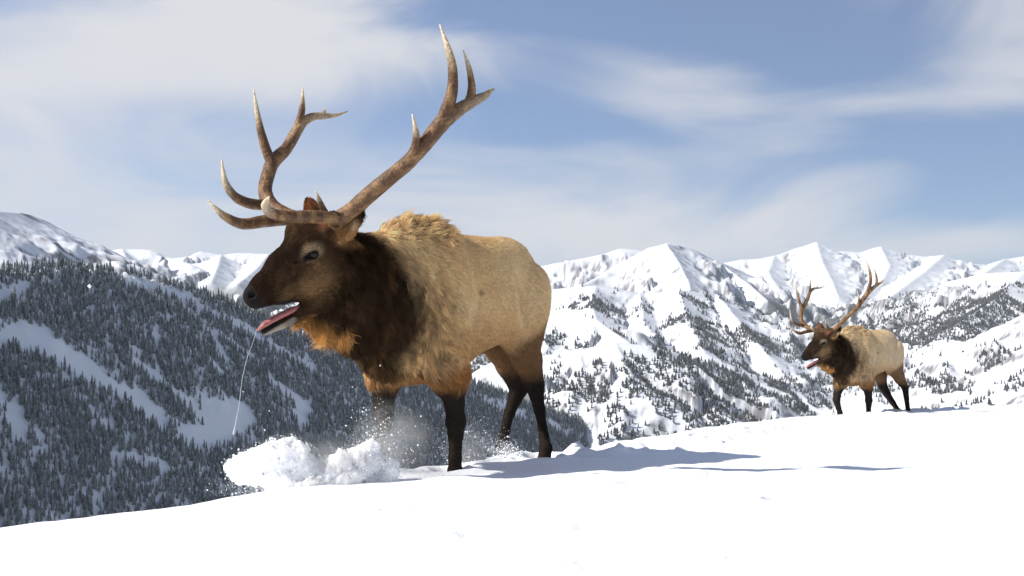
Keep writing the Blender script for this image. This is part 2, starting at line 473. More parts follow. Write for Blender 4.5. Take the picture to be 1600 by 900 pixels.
def build_mountains():
    q = np.concatenate((np.arange(-1100, -60, 7.0), np.arange(-60, 1660, 2.7), np.arange(1660, 2700, 7.0)))
    yy = np.concatenate((np.geomspace(430, 1700, 140), np.geomspace(1706, 12200, 405)))
    Q, Y = np.meshgrid(q, yy)
    X = (Q - 800) / F * Y
    Z, left, dmin = terrain_z(X, Y, True)
    V = np.stack([X, Y, Z], -1)
    du = np.gradient(V, axis=1); dv = np.gradient(V, axis=0)
    n = np.cross(du, dv); n /= np.linalg.norm(n, axis=-1)[..., None]
    steep = 1 - n[..., 2]
    snow = np.array((0.68, 0.705, 0.75)); rock = np.array((0.13, 0.12, 0.125)); wood = np.array((0.055, 0.065, 0.065))
    rn = fbm2(X / 130, Y / 130 + Z / 70, 4)
    rockm = smoothstep(0.20, 0.32, steep + 0.22 * rn + 0.05 * ((X < -600) & (Y < 4600))) * smoothstep(-0.20, 0.10, fbm2(X / 48 + Z / 90, Y / 70 + Z / 40, 4)) * 0.9
    # distant woods too small to tell apart: in the valleys and on the slopes turned from the sun
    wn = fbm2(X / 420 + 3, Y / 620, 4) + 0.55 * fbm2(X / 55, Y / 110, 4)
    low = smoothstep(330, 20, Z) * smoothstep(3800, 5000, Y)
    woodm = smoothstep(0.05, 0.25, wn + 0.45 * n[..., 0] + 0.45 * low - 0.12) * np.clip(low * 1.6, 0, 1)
    col = snow + (rock - snow) * rockm[..., None]
    col = np.where(left[..., None], snow, col)
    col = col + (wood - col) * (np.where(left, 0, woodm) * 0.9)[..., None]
    f = grid_faces(len(yy), len(q))
    me = mesh_from('mountain_terrain', V.reshape(-1, 3), f, np.full(len(f), 4), MAT_MOUNTAIN, attrs={'Col': col.reshape(-1, 3)})
    link('mountain_terrain', me, kind='structure')


build_mountains()


# ------------------------------------------------------------------ conifers
def conifer_template(tiers, sides, rng, top=1.0, spread=0.17, jag=0.45):
    """unit-height crown of drooping star-shaped whorls; returns verts, tris, shade"""
    V, T, S = [], [], []
    for t in range(tiers):
        z0 = 0.10 + 0.86 * t / tiers
        r = spread * (1 - (z0 - 0.08) / 0.98) ** 0.85 * rng.uniform(0.85, 1.12) + 0.012
        apex = min(1.0, z0 + 1.75 * 0.86 / tiers + 0.03)
        b = len(V)
        V.append((0, 0, apex)); S.append(1.0)
        ph = rng.uniform(0, 6.28)
        for k in range(sides):
            rr = r * (1.0 if k % 2 == 0 else 1 - jag) * rng.uniform(0.75, 1.2)
            a = ph + k * 2 * math.pi / sides
            V.append((rr * math.cos(a), rr * math.sin(a), z0 - (0.03 if k % 2 == 0 else -0.03) * rng.uniform(0.5, 1.4)))
            S.append(1.0)
        for k in range(sides):
            T.append((b, b + 1 + k, b + 1 + (k + 1) % sides))
    return np.array(V), np.array(T), np.array(S)


def seg_dist(x, y, a, b):
    ab = b - a; t = np.clip(((x - a[0]) * ab[0] + (y - a[1]) * ab[1]) / (ab @ ab), 0, 1)
    return np.hypot(x - a[0] - t * ab[0], y - a[1] - t * ab[1])


def on_left(px, py):
    d = np.array(((px - 800) / F, 1.0, (H0 - py) / F))
    return (d * (LA / float(LN @ d)))[:2]


CLEARINGS = [([(-40, 515), (60, 540), (150, 590), (230, 640), (300, 690)], 15), ([(190, 430), (300, 470), (400, 525), (490, 575)], 8), ([(280, 470), (330, 520), (350, 560)], 5),
             ([(300, 690), (380, 650), (330, 640)], 12), ([(215, 560), (290, 620), (340, 660)], 6), ([(-40, 620), (20, 650)], 12), ([(-30, 690), (40, 680)], 9),
             ([(130, 545), (190, 575)], 6), ([(540, 545), (590, 590), (625, 640)], 9), ([(430, 600), (480, 640), (470, 665)], 8), ([(715, 610), (800, 640), (930, 690)], 9),
             ([(330, 570), (350, 590)], 6), ([(80, 440), (40, 450), (-20, 470)], 4), ([(180, 715), (260, 745)], 5), ([(340, 520), (400, 560)], 4)]


def build_trees():
    rng = np.random.default_rng(21)
    # --- left hillside
    n = 290000
    px = rng.uniform(-560, 1050, n); py = rng.uniform(375, 850, n)
    d = np.stack([(px - 800) / F, np.ones(n), (H0 - py) / F], -1)
    t = LA / np.minimum(d @ LN, -0.1)
    x, y = d[:, 0] * t, d[:, 1] * t
    jac = t ** 2 / np.abs(d @ LN)                     # even cover of the hillside rather than of the picture
    keep = (t < 2300) & (rng.uniform(0, 1, n) < jac / np.quantile(jac[(t < 2300) & (px > -60)], 0.97))
    x, y = x[keep], y[keep]
    z, left, _ = terrain_z(x, y, True)
    a, c = x * 0.99 + y * 0.1, -x * 0.1 + y * 0.99
    dens = 0.86 + 0.3 * smoothstep(40, -120, z) + 0.9 * fbm2(a / 260 + 2, c / 60, 3) + 0.35 * fbm2(x / 35, y / 35, 2)
    for pts, w in CLEARINGS:
        pl = [on_left(*p) for p in pts]
        for p0, p1 in zip(pl[:-1], pl[1:]):
            dd = seg_dist(x, y, p0, p1) * (1 + 0.35 * fbm2(x / 22, y / 22, 2))
            dens = dens - 1.0 * (1 - smoothstep(w * 0.5, w * 1.5, dd * (1 + .5 * fbm2(x / 9, y / 9, 2))))
    lz, yc = left_hill(x, y)
    ok = left & (dens > rng.uniform(0.0, 0.75, len(x))) & (y < yc + 8)
    x, y, z = x[ok], y[ok], z[ok]
    if len(x) > 32000:
        sel = rng.permutation(len(x))[:32000]; x, y, z = x[sel], y[sel], z[sel]
    h = rng.uniform(6.5, 15, len(x)) * (0.72 + 0.4 * rng.uniform(0, 1, len(x)))
    size = h / y
    qpx, qpy = 800 + F * x / y, H0 - F * (z + h / 2) / y
    hidden = (qpx > 395) & (qpx < 850) & (qpy < 700) & (qpy > 380) & (qpy < 560)    # behind the elk
    score = size * np.where(hidden | (qpx < 4) | (qpx > 1000) | (qpy > 820 - 0.14 * qpx), 0, 1)
    order = np.argsort(-score)
    big, rest = order[:300], order[300:]
    # 300 nearest visible trees, each its own object
    variants = []
    for k in range(5):
        r = np.random.default_rng(50 + k)
        V, T, S = conifer_template(9, 12, r, spread=r.uniform(0.13, 0.19))
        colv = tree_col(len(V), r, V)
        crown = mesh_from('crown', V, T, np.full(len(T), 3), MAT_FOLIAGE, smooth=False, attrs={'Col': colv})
        m = 6; ang = np.arange(m) * 2 * math.pi / m
        tv = np.concatenate([np.stack([rr * np.cos(ang), rr * np.sin(ang), np.full(m, zz)], -1) for rr, zz in ((0.020, -0.08), (0.014, 0.3), (0.006, 0.8))])
        tf = np.array([(i * m + k2, i * m + (k2 + 1) % m, (i + 1) * m + (k2 + 1) % m, (i + 1) * m + k2) for i in range(2) for k2 in range(m)])
        trunk = mesh_from('trunk', tv, tf, np.full(len(tf), 4), MAT_BARK)
        variants.append((crown, trunk))
    for i in big:
        crown, trunk = variants[rng.integers(5)]
        size_w = 'tall' if h[i] > 15 else ('short' if h[i] < 11.5 else 'mid-height')
        if qpx[i] > 400: where = 'on the shaded hillside low behind the large elk'
        elif qpy[i] < 470: where = 'near the crest of the shaded left hillside'
        elif qpy[i] < 600: where = 'around the long snow clearing at the left edge'
        elif qpy[i] < 690: where = 'below the long snow clearing on the left hillside'
        elif qpx[i] < 130: where = 'low on the left hillside at the picture edge'
        elif qpx[i] < 260: where = 'low on the left hillside above the snow ridge'
        else: where = 'low on the hillside left of the kicked-up snow'
        o = link('pine_tree', None, label=size_w + ' dark conifer with frost and painted-in haze ' + where, category='tree', group='conifers on the shaded hillside, ' + size_w + ', ' + where)
        o.location = (x[i], y[i], z[i]); o.scale = (h[i] * 1.0, h[i] * 1.0, h[i]); o.rotation_euler = (0, 0, rng.uniform(0, 6.28))
        link('crown', crown, o); link('trunk', trunk, o)
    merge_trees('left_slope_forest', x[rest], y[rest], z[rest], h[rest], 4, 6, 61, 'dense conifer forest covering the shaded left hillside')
    # --- sunlit hills on the right and middle distance
    n = 250000
    px = rng.uniform(380, 1900, n); yy = np.sqrt(rng.uniform(1600 ** 2, 5600 ** 2, n))
    x, y = (px - 800) / F * yy, yy
    z, left, dmin = terrain_z(x, y, True)
    e = 12.0
    nx = -(terrain_z(x + e, y) - z) / e
    patch = fbm2(x / 260 + 8, y / 330, 4) + 0.6 * fbm2(x / 60, y / 90, 3)
    lowv = smoothstep(60, -200, z)
    dens = -0.26 + 0.12 * (y < 2600) + 1.35 * patch + 0.40 * np.clip(nx, -0.7, 0.7) + 0.28 * lowv + 0.45 * fbm2(x / 30, y / 45, 2)
    vl = [P(*k)[:2] for k in ((1270, 500, 4700), (1350, 520, 4200), (1450, 520, 3900), (1560, 480, 3600), (1620, 450, 3500))]
    for p0, p1 in zip(vl[:-1], vl[1:]): dens = dens + 0.75 * smoothstep(420, 120, seg_dist(x, y, p0, p1))
    ys = np.geomspace(1500, 9000, 700)
    for cx, cy, cr in ((925, 612, 30), (870, 595, 16), (1000, 575, 16), (1035, 622, 20), (1110, 600, 22), (1155, 640, 22), (880, 650, 16), (965, 655, 18), (1075, 645, 16), (1165, 520, 26), (900, 470, 22),
                       (1215, 600, 16), (1250, 640, 18), (1320, 610, 14), (1480, 600, 30), (1560, 560, 22), (870, 530, 14), (1050, 500, 20), (1540, 470, 30), (1450, 500, 30), (985, 610, 14), (1120, 555, 14)):
        rz = (H0 - cy) / F * ys; tz = terrain_z((cx - 800) / F * ys, ys)
        k = int(np.argmax(tz >= rz)); cY = ys[k]; r = cr / F * cY
        dens = dens + 0.75 * smoothstep(1.4, .5, np.hypot((x - (cx - 800) / F * cY), (y - cY) * .45) / r + .5 * fbm2(x / 40, y / 40, 3))
    ok = (~left) & (dens > rng.uniform(0.0, 0.55, n)) & (z < 190)
    x, y, z = x[ok], y[ok], z[ok]
    h = rng.uniform(8, 15, len(x))
    if len(x) > 48000:
        s = rng.permutation(len(x))[:48000]; x, y, z, h = x[s], y[s], z[s], h[s]
    merge_trees('far_hill_forest', x, y, z, h, 2, 6, 62, 'scattered conifers dotting the sunlit snowy hills', wide=1.5, frost_haze=0.25)


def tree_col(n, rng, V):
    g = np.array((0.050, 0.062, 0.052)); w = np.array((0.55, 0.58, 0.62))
    f = np.clip(rng.uniform(0.02, 0.50, n), 0, 1)  # whitening for frost, raised further to paint the hillside's haze into the foliage
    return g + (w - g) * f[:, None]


def merge_trees(name, x, y, z, h, tiers, sides, seed, label, wide=1.0, frost_haze=1.0):
    rng = np.random.default_rng(seed)
    Vs, Ts, Cs = [], [], []
    base = 0
    var = [conifer_template(tiers, sides, np.random.default_rng(seed * 10 + k), spread=0.17 * wide) for k in range(6)]
    which = rng.integers(0, 6, len(x))
    for k, (V, T, S) in enumerate(var):
        i = np.where(which == k)[0]
        if not len(i): continue
        a = rng.uniform(0, 6.28, len(i)); ca, sa = np.cos(a), np.sin(a)
        wd = h[i] * rng.uniform(0.8, 1.25, len(i))
        vx = (V[None, :, 0] * ca[:, None] - V[None, :, 1] * sa[:, None]) * wd[:, None] + x[i][:, None]
        vy = (V[None, :, 0] * sa[:, None] + V[None, :, 1] * ca[:, None]) * wd[:, None] + y[i][:, None]
        vz = V[None, :, 2] * h[i][:, None] + z[i][:, None] - 0.05 * h[i][:, None]
        Vs.append(np.stack([vx, vy, vz], -1).reshape(-1, 3))
        Ts.append((T[None] + (np.arange(len(i)) * len(V))[:, None, None]).reshape(-1, 3) + base)
        tone = rng.uniform(0.7, 1.3, len(i))
        c = (0.05 + (tree_col(len(i) * len(V), rng, V) - 0.05) * frost_haze).reshape(len(i), len(V), 3) * tone[:, None, None]  # scales the whitening that holds both frost and painted haze
        Cs.append(c.reshape(-1, 3)); base += len(i) * len(V)
    V, T, C = np.concatenate(Vs), np.concatenate(Ts), np.concatenate(Cs)
    me = mesh_from(name, V, T, np.full(len(T), 3), MAT_FOLIAGE, smooth=False, attrs={'Col': C})
    link(name, me, kind='stuff', label=label, category='forest')


build_trees()


# ------------------------------------------------------------------ implicit surfaces
class Field:
    def __init__(self, lo, hi, h):
        self.lo, self.h = np.array(lo, float), h
        self.n = np.ceil((np.array(hi) - self.lo) / h).astype(int) + 1
        self.a = np.full(self.n, 1.0, np.float32)

    def sub(self, lo, hi):
        i0 = np.clip(np.floor((np.array(lo) - self.lo) / self.h).astype(int), 0, self.n)
        i1 = np.clip(np.ceil((np.array(hi) - self.lo) / self.h).astype(int) + 1, 0, self.n)
        ax = [(self.lo[k] + self.h * np.arange(i0[k], i1[k])).astype(np.float32) for k in range(3)]
        sl = tuple(slice(i0[k], i1[k]) for k in range(3))
        return sl, np.stack(np.meshgrid(*ax, indexing='ij'), -1)

    def blend(self, lo, hi, fn, k, cut=False):
        pad = k + 0.06
        sl, p = self.sub(np.array(lo) - pad, np.array(hi) + pad)
        if min(p.shape[:3]) == 0: return
        d = fn(p).astype(np.float32); o = self.a[sl]
        if cut:
            t = np.clip(0.5 - 0.5 * (o + d) / k, 0, 1)
            self.a[sl] = o * (1 - t) - d * t + k * t * (1 - t)
        else:
            t = np.clip(0.5 + 0.5 * (o - d) / k, 0, 1)
            self.a[sl] = o * (1 - t) + d * t - k * t * (1 - t)

    def cone(self, a, b, r1, r2, k=0.05, axis=None, flat=1.0, cut=False):
        """tapered limb; flat < 1 narrows it along the given axis"""
        a, b = np.array(a, float), np.array(b, float)
        ax = None if axis is None else np.array(axis, float) / np.linalg.norm(axis)

        def fn(p):
            q = p - a; ba = b - a
            if ax is not None:
                s = 1 / flat - 1
                q = q + s * (q @ ax)[..., None] * ax
                ba = ba + s * (ba @ ax) * ax
            t = np.clip((q @ ba) / max(ba @ ba, 1e-9), 0, 1)
            return np.linalg.norm(q - t[..., None] * ba, axis=-1) - (r1 + (r2 - r1) * t)
        R = max(r1, r2)
        self.blend(np.minimum(a, b) - R, np.maximum(a, b) + R, fn, k, cut)

    def chain(self, pts, k=0.05, axis=None, flat=1.0):
        for (a, r1), (b, r2) in zip(pts[:-1], pts[1:]):
            self.cone(a, b, r1, r2, k, axis, flat)

    def ellipsoid(self, c, axes, radii, k=0.05, cut=False):
        c = np.array(c, float); M = np.array(axes, float); R = np.array(radii, float)

        def fn(p):
            q = (p - c) @ M.T
            k0 = np.linalg.norm(q / R, axis=-1); k1 = np.linalg.norm(q / R ** 2, axis=-1)
            return k0 * (k0 - 1) / np.maximum(k1, 1e-6)
        self.blend(c - R.max(), c + R.max(), fn, k, cut)

    def mesh(self):
        A = self.a; s = A < 0
        nx, ny, nz = A.shape
        cnt = np.zeros((nx - 1, ny - 1, nz - 1), np.int8)
        cor = [(i, j, k) for i in (0, 1) for j in (0, 1) for k in (0, 1)]
        for i, j, k in cor: cnt += s[i:nx - 1 + i, j:ny - 1 + j, k:nz - 1 + k]
        idx = np.argwhere((cnt > 0) & (cnt < 8))
        acc = np.zeros((len(idx), 3)); num = np.zeros(len(idx))
        vals = {c: A[idx[:, 0] + c[0], idx[:, 1] + c[1], idx[:, 2] + c[2]] for c in cor}
        for c in cor:
            for ax in range(3):
                if c[ax]: continue
                e = list(c); e[ax] = 1; e = tuple(e)
                v0, v1 = vals[c], vals[e]
                m = (v0 < 0) != (v1 < 0)
                t = np.where(m, v0 / np.where(m, v0 - v1, 1), 0)
                pt = np.array(c, float)[None] + t[:, None] * (np.array(e) - np.array(c))
                acc += np.where(m[:, None], pt, 0); num += m
        V = self.lo + self.h * (idx + acc / num[:, None])
        imap = np.full((nx - 1, ny - 1, nz - 1), -1, np.int64); imap[tuple(idx.T)] = np.arange(len(idx))
        faces = []
        for ax in range(3):
            sl0 = [slice(None)] * 3; sl1 = [slice(None)] * 3
            sl0[ax] = slice(0, -1); sl1[ax] = slice(1, None)
            ch = s[tuple(sl0)] != s[tuple(sl1)]
            e = np.argwhere(ch)
            b, c = [k for k in range(3) if k != ax]
            e = e[(e[:, b] > 0) & (e[:, c] > 0) & (e[:, b] < A.shape[b] - 1) & (e[:, c] < A.shape[c] - 1)]
            inside = s[tuple(e.T)]
            quad = []
            for db, dc in ((1, 1), (0, 1), (0, 0), (1, 0)):
                g = e.copy(); g[:, b] -= db; g[:, c] -= dc
                quad.append(imap[tuple(g.T)])
            q = np.stack(quad, -1)
            flip = inside if ax != 1 else ~inside
            q = np.where(flip[:, None], q, q[:, ::-1])
            faces.append(q)
        return V, np.concatenate(faces)


def tube(pts, rad, sides=12, sub=5, rough=0.0, seed=0):
    """swept round tube through the points; returns verts, flat quads list and 0..1 along"""
    pts, rad = np.array(pts, float), np.array(rad, float)
    n = len(pts)
    ext = np.vstack([2 * pts[0] - pts[1], pts, 2 * pts[-1] - pts[-2]])
    C, R, S = [], [], []
    for i in range(n - 1):
        p0, p1, p2, p3 = ext[i:i + 4]
        for j in range(sub):
            t = j / sub
            C.append(0.5 * ((2 * p1) + (-p0 + p2) * t + (2 * p0 - 5 * p1 + 4 * p2 - p3) * t * t + (-p0 + 3 * p1 - 3 * p2 + p3) * t ** 3))
            R.append(rad[i] + (rad[i + 1] - rad[i]) * t); S.append((i + t) / (n - 1))
    C.append(pts[-1]); R.append(rad[-1]); S.append(1.0)
    C, R, S = np.array(C), np.array(R), np.array(S)
    T = np.gradient(C, axis=0); T /= np.linalg.norm(T, axis=1)[:, None]
    u = np.cross(T[0], (0.3, 0.2, 0.93)); u /= np.linalg.norm(u)
    V = []
    rng = np.random.default_rng(seed)
    lump = rng.normal(size=sides) * rough
    for i in range(len(C)):
        u = u - (u @ T[i]) * T[i]; u /= np.linalg.norm(u); w = np.cross(T[i], u)
        lump = 0.75 * lump + rng.normal(size=sides) * rough * 0.6
        a = np.arange(sides) * 2 * math.pi / sides
        rr = R[i] * (1 + lump)
        V.append(C[i] + (rr * np.cos(a))[:, None] * u + (rr * np.sin(a))[:, None] * w)
    m = len(C)
    V = np.concatenate(V + [C[:1], C[-1:]])
    quads = [(i * sides + k, i * sides + (k + 1) % sides, (i + 1) * sides + (k + 1) % sides, (i + 1) * sides + k) for i in range(m - 1) for k in range(sides)]
    tris = [(m * sides, (k + 1) % sides, k) for k in range(sides)] + [(m * sides + 1, (m - 1) * sides + k, (m - 1) * sides + (k + 1) % sides) for k in range(sides)]
    flat = np.concatenate([np.array(quads).ravel(), np.array(tris).ravel()])
    tot = np.concatenate([np.full(len(quads), 4), np.full(len(tris), 3)])
    along = np.concatenate([np.repeat(S, sides), [0, 1]])
    return V, flat, tot, along


# ------------------------------------------------------------------ the elk
EA = math.radians(50.0)
EO = np.array((-0.524, 6.6, -0.95))
EF = np.array((-math.cos(EA), -math.sin(EA), 0)); EL = np.array((math.sin(EA), -math.cos(EA), 0))


def E(px, py, Y):
    """a point measured on the large elk, in the elk's own frame (forward, left, up)"""
    d = P(px, py, Y) - EO
    return np.array((d @ EF, d @ EL, d[2]))


def Edir(x, y, z):
    d = np.array((x, y, z), float)
    return np.array((d @ EF, d @ EL, d[2]))


HL = Edir(math.sin(math.radians(25)), -math.cos(math.radians(25)), 0)        # the head's own left
NL = Edir(math.sin(math.radians(37)), -math.cos(math.radians(37)), 0)        # the neck's left
HEAD_C = E(490, 395, 5.77)

# torso profile along the body: forward, top, bottom (heights from camera level), half width
TORSO = np.array([(-.98, .34, .12, .02), (-.95, .46, .02, .11), (-.89, .55, -.03, .18), (-.80, .605, .0, .225), (-.7, .625, .02, .25), (-.6, .622, .0, .265), (-.5, .612, -.05, .285), (-.4, .612, -.115, .29),
                  (-.25, .615, -.21, .275), (-.12, .64, -.275, .25), (.05, .655, -.305, .255), (.2, .62, -.30, .235), (.33, .56, -.275, .205), (.43, .42, -.22, .16), (.50, .22, -.12, .03)])


def front_leg(pts): return [(E(*p[:3]), p[3]) for p in pts]


LEGS_BIG = dict(
    fl=[(690, 500, 6.42, .13), (706, 585, 6.43, .092), (710, 632, 6.44, .056), (712, 660, 6.45, .057), (712, 678, 6.455, .043), (711, 715, 6.46, .036), (711, 738, 6.47, .042), (708, 755, 6.46, .043), (703, 775, 6.45, .047)],
    fr=[(612, 520, 6.60, .12), (601, 585, 6.56, .092), (600, 630, 6.52, .058), (599, 652, 6.50, .059), (598, 670, 6.50, .045), (596, 705, 6.49, .037), (595, 725, 6.49, .042), (591, 742, 6.47, .043), (587, 758, 6.46, .047)],
    hl=[(815, 455, 7.17, .17), (811, 520, 7.08, .135), (824, 562, 7.17, .094), (835, 600, 7.29, .062), (843, 640, 7.30, .034), (850, 682, 7.30, .030), (853, 700, 7.27, .038), (850, 718, 7.24, .044)],
    hr=[(795, 470, 7.47, .15), (783, 535, 7.40, .12), (797, 570, 7.48, .094), (811, 606, 7.57, .062), (796, 645, 7.52, .035), (786, 686, 7.47, .031), (782, 702, 7.44, .038), (777, 720, 7.40, .044)])
LEGS_SMALL = dict(
    fl=LEGS_BIG['fl'],
    fr=[(612, 520, 6.60, .12), (596, 588, 6.50, .090), (581, 634, 6.42, .060), (577, 660, 6.40, .058), (588, 694, 6.48, .042), (596, 714, 6.52, .040), (596, 727, 6.52, .043), (593, 738, 6.50, .047)],
    hl=[(815, 455, 7.17, .17), (822, 520, 7.12, .135), (846, 570, 7.22, .085), (866, 602, 7.32, .056), (871, 645, 7.32, .040), (876, 690, 7.30, .036), (878, 705, 7.27, .042), (876, 717, 7.24, .048)],
    hr=[(795, 470, 7.47, .15), (770, 545, 7.35, .12), (782, 592, 7.42, .078), (800, 628, 7.50, .060), (822, 662, 7.52, .045), (842, 692, 7.50, .038), (848, 704, 7.47, .042), (846, 716, 7.43, .048)])


def elk_field(res, legs):
    fld = Field((-1.40, -.62, -.12), (1.55, .62, 1.95), res)
    zoff = -EO[2]

    def torso(p):
        u = p[..., 0]
        top, bot, w = (np.interp(u, TORSO[:, 0], TORSO[:, c]).astype(np.float32) for c in (1, 2, 3))
        zc, hh = (top + bot) / 2 + zoff, (top - bot) / 2
        dz = (p[..., 2] - zc) / hh
        ww = w * (1 - 0.10 * dz)                    # a little heavier below than along the spine
        r = (np.abs(p[..., 1] / ww) ** 2.25 + np.abs(dz) ** 2.25) ** (1 / 2.25)
        d = (r - 1) * np.minimum(ww, hh) * 0.9
        return np.where((u < -.99) | (u > .505), np.maximum(d, 0.03), d)
    fld.blend((-1.0, -.4, .5), (.52, .4, 1.7), torso, 0.01)
    # shoulder and haunch muscle
    I3 = np.eye(3)
    for s in (1, -1):
        fld.ellipsoid((.075, .225 * s, .98), I3, (.170, .125, .40), 0.022)
        fld.ellipsoid((-.02, .18 * s, 1.28), I3, (.12, .09, .26), 0.05)
        fld.ellipsoid((-.735, .18 * s, 1.10), np.array(((.94, 0, .34), (0, 1, 0), (-.34, 0, .94))), (.175, .13, .31), 0.03)
        fld.ellipsoid((-.39, .18 * s, 1.09), np.array(((.95, 0, -.3), (0, 1, 0), (.3, 0, .95))), (.24, .12, .21), 0.06)
        fld.ellipsoid((-.135, .315 * s, .90), np.array(((.98, 0, .17), (0, 1, 0), (-.17, 0, .98))), (.024, .075, .28), 0.03, cut=True)
        fld.ellipsoid((-.56, .315 * s, 1.22), np.array(((.95, 0, -.30), (0, 1, 0), (.30, 0, .95))), (.026, .07, .28), 0.03, cut=True)
        fld.ellipsoid(E(739, 458, 6.62) * np.array((1, s, 1)), I3, (.014, .05, .012), 0.015, cut=True)
    # neck
    fld.chain([(E(655, 452, 6.52), .35), (E(590, 452, 6.12), .285), (E(540, 432, 5.90), .215), (E(512, 405, 5.82), .15)], 0.09, NL, 0.62)
    fld.chain([(E(560, 520, 6.05), .12), (E(510, 500, 5.84), .075), (E(476, 486, 5.77), .04)], 0.06, NL, 0.8)     # throat mane
    # head
    fld.chain([(E(508, 372, 5.80), .108), (E(478, 390, 5.755), .112), (E(443, 419, 5.695), .088), (E(412, 448, 5.635), .062), (E(398, 462, 5.615), .060)], 0.03, HL, 0.80)
    fld.chain([(E(512, 425, 5.79), .13), (E(478, 440, 5.75), .10), (E(440, 455, 5.69), .062), (E(402, 468, 5.62), .046)], 0.03, HL, 0.72)
    fld.cone(E(520, 352, 5.81), E(466, 362, 5.75), .075, .066, 0.04, HL, 0.95)
    # lower jaw
    fld.chain([(E(512, 462, 5.79), .065), (E(470, 488, 5.72), .036), (E(441, 505, 5.675), .028), (E(415, 517, 5.635), .024)], 0.018, HL, 0.95)
    # brow, nostrils, lips
    for s in (1, -1):
        c = E(484, 399, 5.755)
        off = HL * .088 * s
        fld.ellipsoid(E(484, 391, 5.755) + HL * .072 * s, I3, (.05, .035, .026), 0.03)
        fld.ellipsoid(E(487, 412, 5.757) + HL * .066 * s, I3, (.05, .03, .02), 0.03)
        fld.ellipsoid(c + HL * .100 * s, I3, (.030, .016, .017), 0.012, cut=True)
        fld.ellipsoid(E(391, 462, 5.605) + HL * .036 * s, I3, (.020, .016, .014), 0.012, cut=True)
        # pedicle under each antler
    fld.cone(E(510, 362, 5.76), E(527, 346, 5.68), .05, .045, 0.03)
    fld.cone(E(494, 360, 5.80), E(478, 347, 5.86), .05, .045, 0.03)
    # ears
    for base, tip, nrm in ((E(530, 380, 5.72), E(563, 317, 5.68), Edir(-.35, -.9, .1)), (E(500, 365, 5.87), E(480, 312, 5.95), Edir(-.6, -.75, .1))):
        ax = (tip - base); ln = np.linalg.norm(ax); ax /= ln
        n = nrm - (nrm @ ax) * ax; n /= np.linalg.norm(n); b = np.cross(ax, n)
        M = np.array((ax, b, n))
        fld.ellipsoid(base + ax * ln * .5, M, (ln * .54, .056, .028), 0.02)
        fld.ellipsoid(base + ax * ln * .56 + n * .026, M, (ln * .40, .038, .028), 0.012, cut=True)
    # legs
    for key, pts in legs.items():
        ch = [(E(*p[:3]), p[3]) for p in pts]
        fld.chain(ch[:3], 0.06); fld.chain(ch[2:], 0.02)
    fld.cone((-.93, 0, 1.38), (-.99, 0, 1.22), .03, .015, 0.03)     # short tail
    return fld


TAN = np.array((0.81, 0.58, 0.31)); DARK = np.array((0.030, 0.0155, 0.0075)); LEG = np.array((0.028, 0.020, 0.015)); ORANGE = np.array((0.36, 0.155, 0.048))
FACE = np.array((0.062, 0.034, 0.017)); CHEEK = np.array((0.215, 0.125, 0.058)); CREAM = np.array((0.72, 0.54, 0.32)); BEARD = np.array((0.66, 0.34, 0.11))
NOSE = np.array((0.014, 0.012, 0.012)); PALE = np.array((0.42, 0.36, 0.29)); BROWN = np.array((0.21, 0.11, 0.05))

H_AX = E(395, 463, 5.61) - E(505, 372, 5.80)


